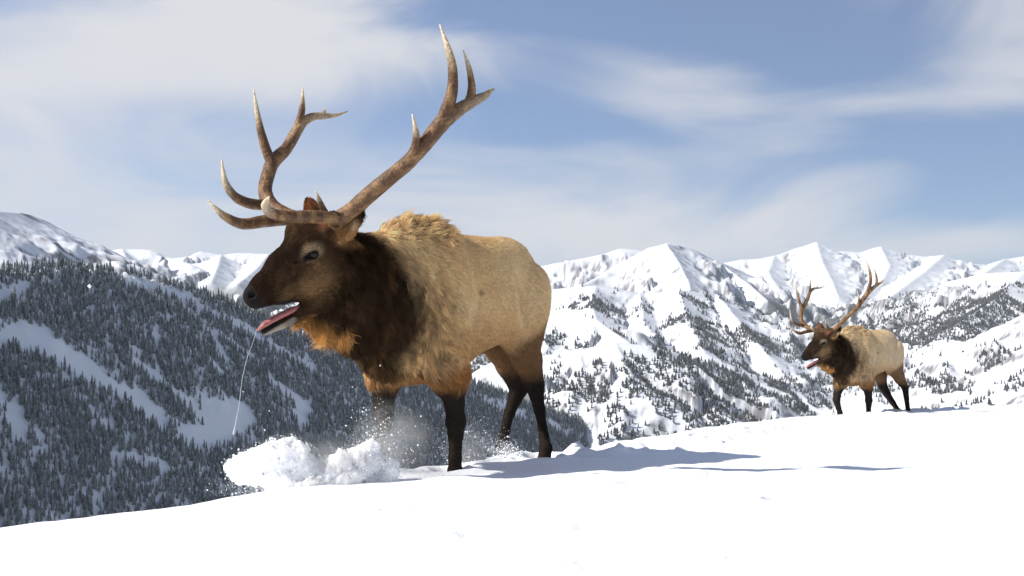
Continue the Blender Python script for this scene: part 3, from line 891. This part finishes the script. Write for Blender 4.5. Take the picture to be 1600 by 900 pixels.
def elk_regions(p):
    """coat colour, hair length, hair lift and comb direction at points in the elk's frame"""
    n = len(p)
    u, v, z = p[:, 0], p[:, 1], p[:, 2] + EO[2]          # z from camera level
    nz = noise3(p * 7.0) * 0.5 + noise3(p * 19.0 + 5) * 0.3
    col = np.tile(TAN, (n, 1)); ln = np.full(n, .021); lift = np.full(n, .16)
    comb = np.tile(np.array((-.85, 0, -.5)), (n, 1))

    def mixc(c, w): nonlocal col; col = col + (c - col) * w[:, None]
    # warmer and paler variation on the flank, darker spine
    lo = noise3(p * np.array((3.0, 3.0, 2.2)) + 3)
    mixc(np.array((0.84, 0.65, 0.41)), smoothstep(0., .5, lo) * .5)
    mixc(np.array((0.64, 0.45, 0.24)), smoothstep(0., -.5, lo) * .5)
    mixc(np.array((0.50, 0.33, 0.16)), smoothstep(.56, .66, z) * smoothstep(0, -.3, u) * .35)
    mixc(np.array((0.12, 0.07, 0.04)), smoothstep(.03, .012, np.linalg.norm((p - E(739, 458, 6.62))[:, [0, 2]], axis=1) * (1 + .8 * np.clip(nz, -.5, .8))) * .5)
    mixc(np.array((0.54, 0.32, 0.135)), smoothstep(.16, -.16, z + .06 * nz) * smoothstep(.25, .0, u) * .75)
    # pale rump patch
    mixc(np.array((0.78, 0.60, 0.36)), smoothstep(-.90, -1.04, u + .04 * nz) * smoothstep(.0, .15, z))
    # chest underside
    chest = smoothstep(-.16, -.26, z + .06 * nz) * smoothstep(-.25, -.05, u)
    mixc(ORANGE, chest * .9)
    # thighs and legs
    thr = -.05 + np.clip(-.62 - u, 0, .5) * .55
    th = smoothstep(thr + .05, thr - .07, z + .05 * nz) * smoothstep(-.54, -.64, u)
    mixc(BROWN, th * .9); 
    hl = smoothstep(-.22, -.36, z + .05 * nz) * smoothstep(-.55, -.68, u)
    mixc(LEG, hl)
    fl = smoothstep(-.27, -.38, z + .05 * nz) * smoothstep(-.45, -.35, u)
    mixc(LEG, fl)
    legw = np.maximum(np.maximum(hl, fl), th * .6)
    ln = ln * (1 - legw) + .011 * legw; comb = comb + (np.array((0, 0, -1.0)) - comb) * legw[:, None]
    lift = lift * (1 - .6 * legw)
    ln = np.where((z < -.30) & (u > -.3), ln * .8, ln)
    ln = ln * (1 - .55 * np.exp(-((u + .14) / .05) ** 2) * (z > -.2) - .5 * np.exp(-((u + .57) / .05) ** 2) * (z > -.1))
    # neck mane
    strk = noise3(p * np.array((8., 8., 4.))) + .6 * noise3(p * np.array((26., 26., 10.)) + 7)
    thu = .31 + .34 * smoothstep(.12, .58, z) + .05 * smoothstep(.1, -.2, z)
    low = smoothstep(-.38, -.26, z + .05 * nz)
    mane = smoothstep(thu - .30, thu + .02, u + .08 * strk) * low
    mixc(np.array((0.42, 0.27, 0.13)), mane * .75)
    neck = smoothstep(thu - .11, thu + .10, u + .11 * strk) * low
    mixc(DARK, neck * .96)
    mixc(np.array((0.15, 0.078, 0.034)), neck * smoothstep(.05, .6, strk) * (.25 + .5 * smoothstep(.75, .5, u)))
    neck = np.maximum(neck, mane * .75)
    sh = smoothstep(-.10, .06, u) * (1 - legw); ln = ln + .014 * sh
    ln = ln + (.062 - ln) * neck; lift = lift + (.30 - lift) * neck
    comb = comb + (np.array((-.45, 0, -.9)) - comb) * neck[:, None]
    # hair standing on the withers
    hump = smoothstep(.50, .62, z) * smoothstep(-.22, -.02, u) * smoothstep(.60, .42, u)
    ln = ln + (.075 - ln) * hump; lift = lift + (.75 - lift) * hump
    comb = comb + (np.array((-.9, 0, .35)) - comb) * hump[:, None]
    mixc(np.array((0.55, 0.38, 0.19)), hump * smoothstep(.5, .3, u) * .8)
    # head
    q = p - E(505, 372, 5.80); L = np.linalg.norm(H_AX); hx = H_AX / L
    s = q @ hx / L                                        # 0 at the skull, 1 at the nose
    side = q @ (HL / np.linalg.norm(HL)); up = q @ np.cross(hx, -HL) 
    hu = np.cross(HL, hx); hu = hu / np.linalg.norm(hu)
    if hu[2] < 0: hu = -hu
    up = q @ hu
    hd = smoothstep(.88, .98, u + .25 * (z - .30) + .03 * nz) 
    mixc(FACE, hd); mixc(FACE * 2.0, hd * smoothstep(.1, .6, strk) * .5)
    ln = ln + (.013 - ln) * hd; lift = lift + (.14 - lift) * hd
    comb = comb + (-hx - .25 * hu - comb) * hd[:, None]
    def spot(px, py, Y, r, side_off=0.0, soft=.5):
        c = E(px, py, Y)
        if side_off:
            d1 = np.linalg.norm(p - (c + HL * side_off), axis=1); d2 = np.linalg.norm(p - (c - HL * side_off), axis=1)
            d = np.minimum(d1, d2)
        else: d = np.linalg.norm(p - c, axis=1)
        return smoothstep(r * (1 + soft), r * (1 - soft), d + .25 * r * nz)
    hs = q @ hx
    def sp2(px, py, rx, ry=None, ang=0.0, soft=.35):
        """an ellipse on the side of the head, seen square from the side; the same on both sides"""
        c = E(px, py, 5.755 - .065 - .0017 * (490 - px)) - E(505, 372, 5.80)
        a_, b_ = hs - c @ hx, up - c @ hu
        ca, sa = math.cos(ang), math.sin(ang)
        e = np.sqrt(((a_ * ca + b_ * sa) / rx) ** 2 + ((-a_ * sa + b_ * ca) / (ry or rx)) ** 2)
        return smoothstep(1 + soft, 1 - soft, e + .25 * nz) * (np.abs(side) > .012)
    def lin2(p0, p1, r, soft=.35):
        k = np.clip(sum(sp2(p0[0] + (p1[0] - p0[0]) * t, p0[1] + (p1[1] - p0[1]) * t, r, None, 0, soft) for t in np.linspace(0, 1, 16)), 0, 1)
        return k
    mixc(CHEEK, hd * sp2(498, 445, .10, .085, 0, .6)); mixc(CHEEK * 1.35, hd * sp2(478, 452, .05, .03, .3, .7) * .6)
    mixc(DARK, smoothstep(.06, -.06, hs - .02 + .03 * strk) * smoothstep(.06, .02, up) * smoothstep(.55, .7, u) * .9)
    mixc(CHEEK, hd * sp2(455, 455, .07, .03, 0, .6) * .6)
    mixc(DARK * .7, hd * smoothstep(.22, .40, s) * smoothstep(.000, .055, up) * .85)
    mixc(DARK * .8, hd * smoothstep(.70, .90, s) * .7)
    mixc(np.array((0.24, 0.09, 0.04)), hd * smoothstep(.12, -.05, s) * smoothstep(.02, .07, up) * smoothstep(-.2, .2, nz + .1))
    mixc(np.array((0.40, 0.22, 0.09)), sp2(535, 368, .06, .06, 0, .6))
    mixc(CREAM * .7, hd * sp2(487, 394, .058, .042, .3, .6) * .62)
    mixc(CHEEK, hd * sp2(500, 415, .05, .04, 0, .5) * .6)
    mixc(NOSE, hd * sp2(483, 401, .044, .025, .15, .3)); mixc(NOSE, hd * sp2(462, 410, .018, .008, .5, .4))
    nose = hd * smoothstep(.93, .99, s + .03 * nz)
    mixc(NOSE, nose)
    gum = hd * np.clip(lin2((468, 475), (413, 513), .012) + lin2((462, 468), (410, 483), .008), 0, 1)
    mixc(NOSE * 1.3, gum)
    mixc(PALE, hd * lin2((462, 500), (416, 528), .012, .8) * .8)
    beard = np.clip(spot(474, 503, 5.75, .05) + spot(500, 514, 5.79, .06) + spot(528, 526, 5.86, .055), 0, 1)
    mixc(BEARD, beard * .9)
    ln = ln + (.085 - ln) * beard; lift = lift + (.40 - lift) * beard
    comb = comb + (np.array((.05, 0, -1.0)) - comb) * beard[:, None]
    bald = np.clip(nose + gum, 0, 1)
    ln = ln * (1 - bald)
    # ears: dark rim, short hair
    ear = np.clip(spot(560, 318, 5.70, .03) + spot(480, 314, 5.95, .02), 0, 1)
    mixc(DARK, ear * .8); mixc(CREAM * .8, spot(549, 352, 5.68, .028) * .8)
    return col, ln, lift, comb


def fur(parent, V, Q, count, width, seed, lscale=1.0, tint=(1, 1, 1)):
    rng = np.random.default_rng(seed)
    tri = np.concatenate([Q[:, [0, 1, 2]], Q[:, [0, 2, 3]]])
    a, b, c = V[tri[:, 0]], V[tri[:, 1]], V[tri[:, 2]]
    nr = np.cross(b - a, c - a); area = np.linalg.norm(nr, axis=1)
    cen = (a + b + c) / 3
    wgt = area * np.where(cen[:, 0] > .75, 1.6, 1.0)
    pick = rng.choice(len(tri), count, p=wgt / wgt.sum())
    r1, r2 = rng.uniform(size=(2, count)); sq = np.sqrt(r1)
    p = a[pick] * (1 - sq)[:, None] + b[pick] * (sq * (1 - r2))[:, None] + c[pick] * (sq * r2)[:, None]
    # smooth normals per vertex
    vn = np.zeros_like(V)
    for k in range(3): np.add.at(vn, tri[:, k], nr)
    vn /= np.maximum(np.linalg.norm(vn, axis=1), 1e-12)[:, None]
    n = vn[tri[pick, 0]]
    col, ln, lift, comb = elk_regions(p)
    col = col * np.array(tint)
    keep = ln > .003
    p, n, col, ln, lift, comb = (k[keep] for k in (p, n, col, ln, lift, comb))
    m = len(p)
    cl = np.stack([noise3(p * 16 + o) for o in (0, 31, 67)], -1)       # locks of hair share a lean
    fine = np.stack([noise3(p * 45 + o) for o in (3, 13, 47)], -1)
    shag = np.clip(ln / .05, .25, 1.2)[:, None]
    comb = comb + .55 * shag * cl + .4 * shag * fine + .12 * rng.normal(size=(m, 3))
    t = comb - (comb * n).sum(1)[:, None] * n
    t /= np.maximum(np.linalg.norm(t, axis=1), 1e-6)[:, None]
    L = ln * lscale * rng.uniform(.6, 1.25, m) * (1 + .35 * noise3(p * 12 + 9))
    d0 = n * (lift + .15)[:, None] + t * (1 - lift)[:, None]; d0 /= np.linalg.norm(d0, axis=1)[:, None]
    d1 = n * (lift * .4)[:, None] + t; d1 = d1 + np.array((0, 0, -.12)); d1 /= np.linalg.norm(d1, axis=1)[:, None]
    # hairs gather into locks
    cell = np.where(ln > .04, .034, np.where(ln > .018, .024, .014))
    key = np.floor((p + .012 * cl + .006 * fine) / cell[:, None] + 500).astype(np.int64)
    _, inv = np.unique(key[:, 0] * 100000000 + key[:, 1] * 10000 + key[:, 2], return_inverse=True)
    nl = inv.max() + 1; cntl = np.bincount(inv, minlength=nl)
    cen = np.stack([np.bincount(inv, p[:, k], nl) / cntl for k in range(3)], -1)[inv]
    lockt = rng.normal(0, 1, nl)[inv]; lockd = rng.normal(size=(nl, 3))[inv]
    L = L * (1 + .18 * lockt.clip(-1.5, 1.5))
    d1 = d1 + .16 * lockd * np.clip((ln - .012) / .03, .15, 1.3)[:, None]; d1 /= np.linalg.norm(d1, axis=1)[:, None]
    pull = (cen - p) * np.clip((ln - .012) / .03, .15, .75)[:, None]
    K = 4
    pts = np.empty((m, K, 3), np.float32)
    pts[:, 0] = p - n * .002
    pts[:, 1] = p + d0 * (L * .33)[:, None]
    pts[:, 2] = pts[:, 1] + (d0 * .4 + d1 * .6) * (L * .33)[:, None]
    pts[:, 3] = pts[:, 2] + d1 * (L * .34)[:, None] + rng.normal(size=(m, 3)) * (L * .05)[:, None]
    pts[:, 1] += .15 * pull; pts[:, 2] += .55 * pull; pts[:, 3] += .95 * pull
    hc = bpy.data.hair_curves.new('fur')
    hc.add_curves([K] * m)
    hc.attributes['position'].data.foreach_set('vector', pts.ravel())
    rad = hc.attributes.get('radius') or hc.attributes.new('radius', 'FLOAT', 'POINT')
    rr = np.tile(np.array((1.0, .9, .65, .15), np.float32) * width, (m, 1)) * rng.uniform(.7, 1.2, m)[:, None]
    rad.data.foreach_set('value', rr.astype(np.float32).ravel())
    tone = rng.uniform(.72, 1.28, m) * (1 + (.10 + .5 * np.clip((ln - .026) / .03, 0, 1) + .2 * (p[:, 0] > .85)) * noise3(p * np.array((24, 24, 12.0)) + 2))
    tone = tone * (1 + np.clip(.045 + 5.0 * (ln - .024), .04, .2) * lockt.clip(-2, 2))
    cc = np.ones((m, 4), np.float32); cc[:, :3] = np.clip(col * tone[:, None], 0, .9)
    at = hc.attributes.new('Col', 'FLOAT_COLOR', 'CURVE'); at.data.foreach_set('color', cc.ravel())
    hc.materials.append(MAT_FUR)
    return link('fur', hc, parent, kind='stuff')


ANTLERS = dict(
    left=dict(beam=[(520, 354, 5.69, .040), (530, 343, 5.675, .046), (552, 326, 5.66, .042), (592, 291, 5.63, .041), (640, 251, 5.60, .040), (672, 215, 5.60, .041), (692, 191, 5.60, .043), (715, 173, 5.62, .036),
                    (738, 159, 5.64, .030), (757, 150, 5.66, .020), (765, 143, 5.67, .014), (773, 139, 5.67, .004)],
              tines=[[(684, 202, 5.60, .034), (698, 172, 5.59, .034), (707, 140, 5.58, .029), (707, 105, 5.57, .024), (699, 72, 5.57, .016), (687, 38, 5.58, .003)],
                     [(731, 165, 5.63, .026), (737, 140, 5.62, .021), (733, 108, 5.61, .014), (724, 79, 5.61, .003)],
                     [(632, 258, 5.60, .028), (648, 232, 5.57, .024), (650, 208, 5.545, .017), (644, 178, 5.53, .003)],
                     [(532, 342, 5.67, .036), (492, 339, 5.56, .034), (452, 339, 5.47, .031), (424, 333, 5.41, .027), (414, 320, 5.37, .020), (421, 307, 5.35, .005)],
                     [(510, 338, 5.645, .022), (501, 318, 5.61, .015), (493, 297, 5.58, .003)]]),
    right=dict(beam=[(484, 354, 5.83, .040), (470, 346, 5.88, .046), (446, 336, 5.94, .042), (424, 321, 6.01, .043), (414, 298, 6.08, .039), (419, 272, 6.14, .038), (428, 252, 6.18, .040), (448, 231, 6.25, .035),
                     (462, 208, 6.30, .033), (472, 192, 6.33, .030), (489, 182, 6.37, .024), (508, 181, 6.40, .019), (525, 180, 6.42, .011), (543, 174, 6.45, .003)],
               tines=[[(428, 262, 6.16, .030), (414, 228, 6.15, .027), (404, 188, 6.14, .019), (396, 138, 6.14, .003)],
                      [(465, 201, 6.31, .026), (472, 170, 6.32, .019), (473, 137, 6.32, .003)],
                      [(504, 182, 6.40, .014), (509, 168, 6.40, .003)],
                      [(424, 319, 6.02, .032), (396, 319, 5.93, .030), (370, 309, 5.86, .026), (353, 287, 5.82, .019), (346, 248, 5.80, .003)],
                      [(454, 342, 5.92, .034), (417, 345, 5.80, .033), (380, 350, 5.70, .030), (353, 339, 5.65, .022), (337, 326, 5.63, .013), (325, 313, 5.62, .003)]]))


def antler(parent, spec, xf, seed, thin=1.0):
    def part(pts, nm, par, sd, tipw):
        V, flat, tot, s = tube([xf(E(*q[:3])) for q in pts], [q[3] * thin for q in pts], 14, 6, .035, sd)
        brown = np.array((0.095, 0.045, 0.018)); ivory = np.array((0.62, 0.51, 0.35)); amber = np.array((0.23, 0.125, 0.05))
        w = smoothstep(.50, .95, s) * tipw
        g = noise3(V * np.array((30, 30, 9.0)))
        col = brown + (amber - brown) * smoothstep(-.1, .4, g)[:, None]
        col = col + (ivory - col) * w[:, None]
        me = mesh_from(nm, V, flat, tot, MAT_ANTLER, attrs={'Col': col})
        return link(nm, me, par)
    b = part(spec['beam'], 'antler', parent, seed, .45)
    for i, t in enumerate(spec['tines']): part(t, 'tine', b, seed * 7 + i, 1.0)
    return b


def uv_ball(c, axes, radii, nu=20, nv=12):
    th = np.linspace(0, math.pi, nv + 1)[1:-1]; ph = np.arange(nu) * 2 * math.pi / nu
    pts = [(0, 0, 1)] + [(math.sin(t) * math.cos(f), math.sin(t) * math.sin(f), math.cos(t)) for t in th for f in ph] + [(0, 0, -1)]
    V = np.array(pts) * radii @ np.array(axes) + c
    m = len(th); fl, tot = [], []
    for k in range(nu):
        fl += [0, 1 + k, 1 + (k + 1) % nu]; tot.append(3)
    for i in range(m - 1):
        for k in range(nu):
            fl += [1 + i * nu + k, 1 + (i + 1) * nu + k, 1 + (i + 1) * nu + (k + 1) % nu, 1 + i * nu + (k + 1) % nu]; tot.append(4)
    e = 1 + m * nu
    for k in range(nu):
        fl += [e, 1 + (m - 1) * nu + (k + 1) % nu, 1 + (m - 1) * nu + k]; tot.append(3)
    return V, fl, tot


def build_elk(loc, rotz, legs, res, nfur, fwidth, seed, label, roll=0.0, lscale=1.0, ant=(1.0, 1.0), tint=(1, 1, 1)):
    root = link('elk', None, label=label, category='elk', group='bull elk walking along the snowy ridge')
    root.location = loc; root.rotation_euler = (0, 0, rotz)
    fld = elk_field(res, legs)
    V, Q = fld.mesh()
    col, *_ = elk_regions(V)
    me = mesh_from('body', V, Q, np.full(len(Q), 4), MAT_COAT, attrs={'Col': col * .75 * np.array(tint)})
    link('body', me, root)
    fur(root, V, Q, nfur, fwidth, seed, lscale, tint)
    fwd = H_AX.copy(); fwd[2] = 0
    R = np.array(Matrix.Rotation(roll, 3, Vector(fwd)))
    piv = E(500, 356, 5.78)
    xf = lambda p: R @ ((p - piv) * np.array((1, 1, ant[0]))) + piv
    for i, k in enumerate(('left', 'right')): antler(root, ANTLERS[k], xf, seed + 3 * i, ant[1])
    I3 = np.eye(3)
    for s in (1, -1):
        v, fl, tot = uv_ball(E(484, 399, 5.755) + HL * .082 * s, I3, (.026, .026, .024))
        link('eye', mesh_from('eye', v, fl, tot, MAT_EYE), root)
    v, fl, tot, _ = tube([E(474, 478, 5.72), E(452, 487, 5.68), E(431, 497, 5.645), E(412, 508, 5.62), E(402, 517, 5.607)], [.013, .018, .017, .015, .005], 12, 5, .05, seed)
    v = v + (((v - v.mean(0)) @ (HL / np.linalg.norm(HL))) * .55)[:, None] * (HL / np.linalg.norm(HL))
    link('tongue', mesh_from('tongue', v, fl, tot, MAT_TONGUE), root)
    for key, pts in legs.items():
        a, b = E(*pts[-2][:3]), E(*pts[-1][:3])
        d = b - a; d /= np.linalg.norm(d)
        v, fl, tot, _ = tube([b - d * .03, b + d * .015, b + d * .055], [.040, .047, .044], 12, 4, .0, seed)
        link('hoof', mesh_from('hoof', v, fl, tot, MAT_HOOF), root)
    return root


build_elk(EO, math.pi + EA, LEGS_BIG, 0.0085, 260000, .0013, 5, 'large bull elk in the foreground with open mouth and tall antlers')
build_elk((5.68, 17.95, -1.52), math.pi + math.radians(34), LEGS_SMALL, 0.015, 80000, .0024, 9,
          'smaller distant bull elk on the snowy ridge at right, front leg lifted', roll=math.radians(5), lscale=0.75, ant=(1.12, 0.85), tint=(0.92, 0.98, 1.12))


# ------------------------------------------------------------------ saliva, kicked snow
def build_saliva():
    pts = [P(401, 514, 5.605), P(397, 530, 5.605), P(386, 560, 5.605), P(378, 595, 5.605), P(374, 630, 5.605), P(368, 662, 5.605), P(366, 672, 5.605), P(365, 677, 5.605), P(364.8, 680, 5.605)]
    v, fl, tot, _ = tube(pts, [.0016, .0010, .0011, .0012, .0014, .0017, .004, .0055, .001], 10, 6, .08, 3)
    o = link('saliva_strand', mesh_from('saliva_strand', v, fl, tot, MAT_SALIVA), label='thin pale strand of saliva hanging from the large elk\'s mouth', category='saliva')


def build_kicked_snow():
    rng = np.random.default_rng(8)
    blobs = [(432, 712, 5.75, .095), (405, 728, 5.75, .085), (378, 735, 5.72, .06), (358, 730, 5.72, .032), (455, 722, 5.78, .10), (485, 742, 5.8, .085), (440, 750, 5.72, .08), (510, 755, 5.8, .075),
             (530, 722, 5.85, .045), (552, 712, 5.9, .05), (575, 705, 5.95, .045), (560, 738, 5.88, .06), (590, 728, 5.95, .055), (608, 735, 5.98, .035), (600, 748, 5.95, .05), (480, 768, 5.7, .06),
             (540, 758, 5.8, .07), (505, 728, 5.85, .04)]
    c = np.array([P(*b[:3]) for b in blobs])
    lo, hi = c.min(0) - .2, c.max(0) + .2
    fld = Field(lo, hi, .009)
    for b, cc in zip(blobs, c): fld.cone(cc, cc + np.array((.02, .02, 0)), b[3], b[3], .05)
    ii = np.argwhere(np.abs(fld.a) < .12)
    p = fld.lo + fld.h * ii
    n = .030 * noise3(p * 8) + .018 * noise3(p * 21 + 4) + .018 * noise3(p * 50 + 9) + .010 * noise3(p * 95 + 2)
    fld.a[tuple(ii.T)] += n.astype(np.float32)
    V, Q = fld.mesh()
    me = mesh_from('kicked_snow', V, Q, np.full(len(Q), 4), MAT_POWDER)
    link('kicked_snow', me, kind='stuff', label='burst of white snow thrown up before the large elk\'s front hooves', category='snow spray')
    # loose grains
    octv = np.array([(1, 0, 0), (-1, 0, 0), (0, 1, 0), (0, -1, 0), (0, 0, 1), (0, 0, -1)], float)
    octf = np.array([(0, 2, 4), (2, 1, 4), (1, 3, 4), (3, 0, 4), (2, 0, 5), (1, 2, 5), (3, 1, 5), (0, 3, 5)])
    pos, rad = [], []
    sv = V[rng.integers(0, len(V), 9000)]
    pos.append(sv + rng.normal(size=(9000, 3)) * .014); rad.append(rng.uniform(.0012, .0042, 9000))
    k = 6000
    g = np.stack([rng.normal(588, 24, k), 735 - np.abs(rng.normal(0, 42, k)), rng.normal(6.1, .2, k)], -1)
    pos.append(np.array([P(*q) for q in g])); rad.append(rng.uniform(.0008, .0030, k))
    k = 3500
    g = np.stack([rng.normal(735, 26, k), 725 - np.abs(rng.normal(0, 34, k)), rng.normal(7.2, .2, k)], -1)
    pos.append(np.array([P(*q) for q in g])); rad.append(rng.uniform(.0008, .003, k))
    k = 2500
    g = np.stack([rng.normal(790, 14, k), 716 - np.abs(rng.normal(0, 13, k)), rng.normal(7.25, .08, k)], -1)
    pos.append(np.array([P(*q) for q in g])); rad.append(rng.uniform(.001, .004, k))
    k = 3500
    g = np.stack([rng.normal(420, 40, k), 775 - np.abs(rng.normal(0, 14, k)), rng.normal(5.6, .08, k)], -1)
    pos.append(np.array([P(*q) for q in g])); rad.append(rng.uniform(.0008, .0025, k))
    big = [(612, 680, 6.1, .010), (609, 702, 6.1, .012), (541, 665, 5.9, .006), (578, 680, 5.9, .006), (414, 672, 5.7, .005), (421, 642, 5.7, .004), (594, 571, 5.9, .006), (140, 447, 4.0, .007), (667, 690, 6.4, .004),
           (380, 612, 5.4, .004), (640, 640, 6.2, .003)]
    pos.append(np.array([P(*b[:3]) for b in big])); rad.append(np.array([b[3] for b in big]))
    pos, rad = np.concatenate(pos), np.concatenate(rad)
    nb = len(rad) - len(big); rad[:nb] *= np.clip(rng.pareto(2.4, nb) * .38 + .3, .3, 2.4)
    sc = rng.uniform(.7, 1.3, (len(pos), 6, 1))
    V = (pos[:, None] + octv[None] * rad[:, None, None] * sc).reshape(-1, 3)
    T = (octf[None] + (np.arange(len(pos)) * 6)[:, None, None]).reshape(-1, 3)
    me = mesh_from('snow_spray', V, T, np.full(len(T), 3), MAT_SNOW)
    link('snow_spray', me, kind='stuff', label='fine snow grains flying around the large elk\'s legs', category='snow spray')


build_saliva()
build_kicked_snow()


def build_powder():
    # the finest powder hangs as a thin cloud round the front legs
    m = bpy.data.materials.new('powder_cloud'); m.use_nodes = True
    nt = m.node_tree; nt.nodes.remove(nt.nodes['Principled BSDF'])
    L = nt.links.new
    v = nt.nodes.new('ShaderNodeVolumePrincipled'); v.inputs['Color'].default_value = (0.97, 0.97, 0.98, 1)
    tc = nt.nodes.new('ShaderNodeTexCoord')
    ln = nt.nodes.new('ShaderNodeVectorMath'); ln.operation = 'LENGTH'; L(tc.outputs['Object'], ln.inputs[0])
    n = nt.nodes.new('ShaderNodeTexNoise'); n.inputs['Scale'].default_value = 2.6; n.inputs['Detail'].default_value = 5; n.inputs['Roughness'].default_value = .6
    L(tc.outputs['Object'], n.inputs['Vector'])
    mr = nt.nodes.new('ShaderNodeMapRange'); mr.interpolation_type = 'SMOOTHSTEP'
    mr.inputs['From Min'].default_value = .95; mr.inputs['From Max'].default_value = .1; mr.inputs['To Min'].default_value = 0; mr.inputs['To Max'].default_value = 1.0
    L(ln.outputs['Value'], mr.inputs['Value'])
    mn = nt.nodes.new('ShaderNodeMapRange'); mn.inputs['From Min'].default_value = .36; mn.inputs['From Max'].default_value = .68; mn.inputs['To Max'].default_value = 5.0
    L(n.outputs['Fac'], mn.inputs['Value'])
    mu = nt.nodes.new('ShaderNodeMath'); mu.operation = 'MULTIPLY'; L(mr.outputs[0], mu.inputs[0]); L(mn.outputs[0], mu.inputs[1])
    L(mu.outputs[0], v.inputs['Density']); L(v.outputs[0], nt.nodes['Material Output'].inputs['Volume'])
    V, fl, tot = uv_ball(np.zeros(3), np.eye(3), (1, 1, 1), 20, 12)
    me = mesh_from('powder_cloud', V, fl, tot, m)
    for (px, py, Y), r in (((615, 690, 6.25), (.34, .3, .30)), ((740, 700, 7.0), (.26, .25, .20)), ((490, 725, 5.8), (.52, .24, .22)), ((590, 715, 6.0), (.26, .2, .2))):
        o = link('powder_cloud', me, kind='stuff', label='thin mist of powder snow hanging near the large elk\'s legs', category='snow spray')
        o.location = P(px, py, Y); o.scale = r; o.rotation_euler = (0, 0, px)


build_powder()


# ------------------------------------------------------------------ the air
def build_haze():
    x0, x1, y0, y1, z0, z1 = -9000, 9000, -90, 12400, -640, 1150
    V = np.array([(x, y, z) for x in (x0, x1) for y in (y0, y1) for z in (z0, z1)], float)
    f = [(0, 1, 3, 2), (4, 6, 7, 5), (0, 4, 5, 1), (2, 3, 7, 6), (0, 2, 6, 4), (1, 5, 7, 3)]
    m = bpy.data.materials.new('mountain_air'); m.use_nodes = True
    nt = m.node_tree; nt.nodes.remove(nt.nodes['Principled BSDF'])
    v = nt.nodes.new('ShaderNodeVolumePrincipled')
    v.inputs['Color'].default_value = (0.80, 0.88, 1.0, 1); v.inputs['Density'].default_value = 3.0e-5; v.inputs['Anisotropy'].default_value = 0.0
    nt.links.new(v.outputs[0], nt.nodes['Material Output'].inputs['Volume'])
    link('haze', mesh_from('haze', V, np.array(f).ravel(), np.full(6, 4), m, smooth=False), kind='stuff')


build_haze()
